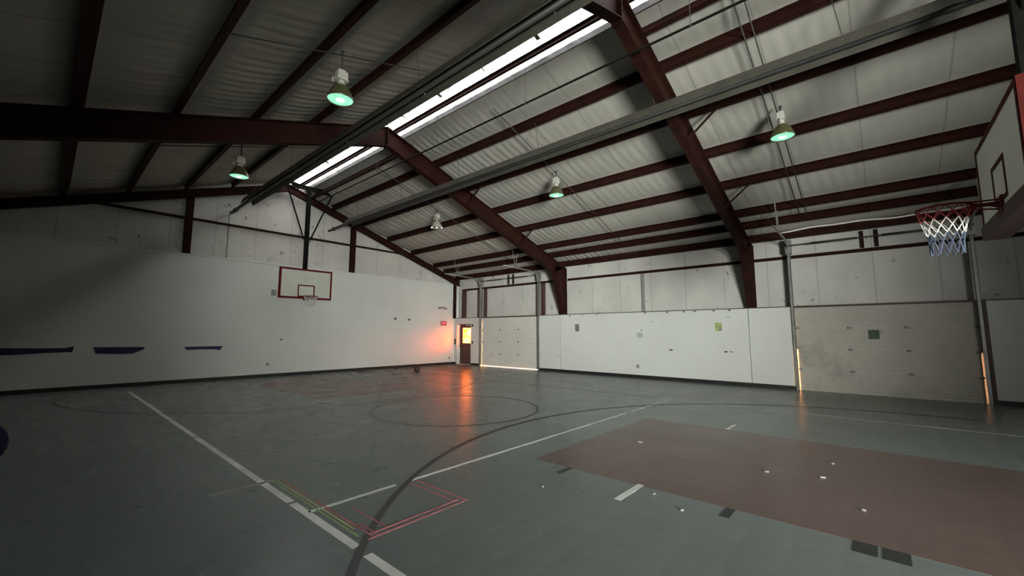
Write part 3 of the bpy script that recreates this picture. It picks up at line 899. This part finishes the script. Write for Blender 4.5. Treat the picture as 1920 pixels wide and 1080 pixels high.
text_mesh('EXIT', 0.13, 'letters', 'exitletter', ex, (13.725, YP - 0.067, 2.11), face_gable)
em = thing('emergency_light', (13.5, YP, 2.85), 'small twin-head emergency light high on the gable wall above the exit sign', 'emergency light')
MB().box((13.42, YP - 0.06, 2.86), (13.80, YP - 0.002, 2.96)).build('housing', 'greybox', em)
for x in (13.40, 13.82):
    MB().lathe((x, YP - 0.08, 2.84), [(0.02, 0.08), (0.06, 0.05), (0.065, 0.0)], 12, True).build('lamp_head', 'greybox', em)
for y, z, a, b, m, lab in ((9.27, 1.83, .19, .29, 'postergrey', 'small dark grey poster on the white right wall, nearest the far roll-up door'),
                           (6.58, 1.545, .22, .17, 'posterpale', 'small faded pale notice in the middle of the white right wall'),
                           (3.90, 1.82, .20, .27, 'posteryellow', 'small yellow-green poster on the white right wall near the second column')):
    p = thing('poster', (XP, y, z - b / 2), lab, 'poster', 'posters on the right wall')
    MB().box((XP - 0.004, y - a / 2, z - b / 2), (XP - 0.0005, y + a / 2, z + b / 2)).build('sheet', m, p)
    if m == 'posteryellow':
        MB().box((XP - 0.006, y - a / 2 + 0.01, z - b / 2 + 0.01), (XP - 0.004, y - 0.02, z - 0.02)).build('picture', 'greybox', p)
    elif m == 'postergrey':
        for k in range(3):
            MB().box((XP - 0.006, y - a / 2 + 0.02, z - 0.10 + 0.07 * k), (XP - 0.004, y + a / 2 - 0.02, z - 0.075 + 0.07 * k)).build('band', 'greybox', p)
p = thing('poster', (XP + 0.09, 0.1, 1.48), 'dark green square poster taped to the near roll-up door', 'poster', 'posters on the right wall')
MB().box((XP + 0.092, 0.01, 1.47), (XP + 0.098, 0.225, 1.71)).build('sheet', 'postergreen', p)
MB().box((XP + 0.091, -0.03, 1.58), (XP + 0.0985, 0.008, 1.69)).build('torn_edge', 'paper', p)
# blue strips of torn tape left on the gable wall
def strip(pts_top, pts_bot, label):
    b = MB()
    poly = [(x, YP - 0.006, z) for x, z in pts_top] + [(x, YP - 0.006, z) for x, z in reversed(pts_bot)]
    n = len(pts_top)
    for i in range(n - 1):
        q = [pts_top[i], pts_top[i + 1], pts_bot[i + 1], pts_bot[i]]
        b.prism([(x, YP - 0.0005, z) for x, z in q], (0, -0.012, 0))
    tag(b.build('wall_strip', 'bluepad'), label, 'wall strip', 'torn blue strips on the gable wall')
strip([(-2.4, 1.20), (-0.7, 1.20), (0.1, 1.18), (0.45, 1.18), (0.62, 1.22)], [(-2.4, 1.03), (-0.5, 1.02), (0.1, 1.05), (0.45, 1.06), (0.60, 1.06)], 'longest torn blue strip on the gable wall, at the left edge')
strip([(1.0, 1.185), (1.5, 1.18), (1.9, 1.175), (2.12, 1.165)], [(1.06, 1.0), (1.5, 0.98), (1.86, 0.98), (2.10, 1.10)], 'middle torn blue strip on the gable wall')
strip([(3.08, 1.15), (3.5, 1.15), (3.9, 1.155), (4.14, 1.15)], [(3.15, 1.05), (3.5, 1.06), (3.9, 1.05), (4.06, 1.02)], 'shortest and rightmost torn blue strip on the gable wall')
for x, z, a, b, nm, m, lab, cat in ((5.57, 0.46, .08, .11, 'outlet_plate', 'greybox', 'small grey outlet plate low on the gable wall under the far hoop', 'outlet plate'),
                                    (5.98, 1.36, .05, .06, 'wall_hook', 'darkbox', 'tiny dark hook on the gable wall below the far backboard', 'hook'),
                                    (10.87, 2.27, .10, .09, 'wall_clip', 'darkbox', 'small dark clip on the gable wall right of the far hoop, the left of two', 'clip'),
                                    (11.62, 2.25, .10, .08, 'wall_clip', 'darkbox', 'small dark clip on the gable wall near the orange glow, the right of two', 'clip'),
                                    (14.15, 0.34, .06, .10, 'outlet_plate', 'greybox', 'small outlet plate low on the gable wall in the orange glow', 'outlet plate'),
                                    (5.62, 3.10, .16, .22, 'junction_box', 'greybox', 'pale junction box on the gable wall left of the far backboard', 'junction box')):
    tag(MB().box((x - a / 2, YP - 0.03, z - b / 2), (x + a / 2, YP - 0.0005, z + b / 2)).build(nm, m), lab, cat)
for y, z, a, b, nm, m, lab, cat in ((16.82, 1.17, .10, .30, 'extinguisher_bracket', 'darkbox', 'dark bracket on the short wall left of the entrance door', 'bracket'),
                                    (15.5, 2.0, .10, .12, 'door_alarm', 'darkbox', 'small dark alarm box right of the top of the entrance door', 'alarm box'),
                                    (15.5, 1.15, .09, .12, 'switch_plate', 'darkbox', 'small dark switch plate right of the entrance door window', 'switch plate'),
                                    (6.68, 0.42, .07, .13, 'outlet_plate', 'greybox', 'small grey outlet plate low on the white right wall below the faded notice', 'outlet plate')):
    tag(MB().box((XP - 0.035, y - a / 2, z - b / 2), (XP - 0.0005, y + a / 2, z + b / 2)).build(nm, m), lab, cat)
pts = []
rn = random.Random(5)
for k in range(46):
    y = 2.0 - 6.0 * k / 45
    pts.append((14.30, y, 4.61 + 0.02 * math.sin(2.1 * y) + 0.012 * math.sin(5.3 * y + 1)))
tag(MB().tube(pts, 0.024, 8).build('cable', 'cable'), 'white wavy cable lying along the eave strut above the near roll-up door', 'cable')

# ------------------------------------------------------------------ things on the floor
bl = MB().sphere((10.36, 14.40, 0.122), 0.12, 28, 18).build('basketball', 'ball')
tag(bl, 'dark basketball on the floor near the gable wall', 'ball')
for rot in (0, PI / 2):
    MB().tube([(10.36 + 0.1205 * math.cos(a) * math.cos(rot), 14.40 + 0.1205 * math.cos(a) * math.sin(rot), 0.122 + 0.1205 * math.sin(a)) for a in [2 * PI * k / 40 for k in range(40)]], 0.0022, 5, closed=True).build('seam', 'black', bl)
bb = MB().sphere((-0.44, 8.05, 0.28), 0.28, 36, 22).build('exercise_ball', 'bluerubber')
tag(bb, 'large dark blue exercise ball on the floor at the left edge', 'ball')
MB().lathe((-0.44, 8.05, 0.555), [(0.0001, 0.0), (0.014, 0.002), (0.014, 0.006), (0.0001, 0.0075)], 10).build('plug', 'black', bb)
for x, y, s, lab in ((6.02, 2.78, .10, 'white paper scrap on the red key, the farthest of them'), (5.73, 1.11, .075, 'white paper scrap near the middle of the red key'), (5.93, 0.60, .075, 'white paper scrap on the red key right of its middle'),
                     (5.10, 0.23, .06, 'white paper scrap on the red key nearest its lower edge'), (3.61, 2.76, .035, 'tiny white scrap on the green floor left of the white lane mark'), (3.99, 1.46, .04, 'tiny pale scrap on the green floor beside the near dark lane mark'),
                     (4.20, 1.81, .035, 'tiny pale scrap on the green floor just right of the white lane mark'), (6.62, 0.55, .05, 'pale paper scrap on the far side of the red key')):
    n = 7
    b = MB()
    top = []
    for k in range(n):
        a = 2 * PI * k / n
        rr = s * rn.uniform(0.28, 0.48)
        top.append((x + rr * math.cos(a), y + rr * math.sin(a)))
    zt = [0.0035 + rn.uniform(0.003, 0.012) for _ in range(n)]
    V = [(x, y, 0.013)] + [(px, py, z) for (px, py), z in zip(top, zt)] + [(px, py, 0.0026) for px, py in top]
    F = [(0, 1 + k, 1 + (k + 1) % n) for k in range(n)] + [(1 + k, 1 + n + k, 1 + n + (k + 1) % n, 1 + (k + 1) % n) for k in range(n)] + [tuple(range(n + 1, 2 * n + 1))]
    b.quadgrid(V, F)
    tag(b.build('paper_scrap', 'paper'), lab, 'paper scrap', 'paper scraps on the floor')
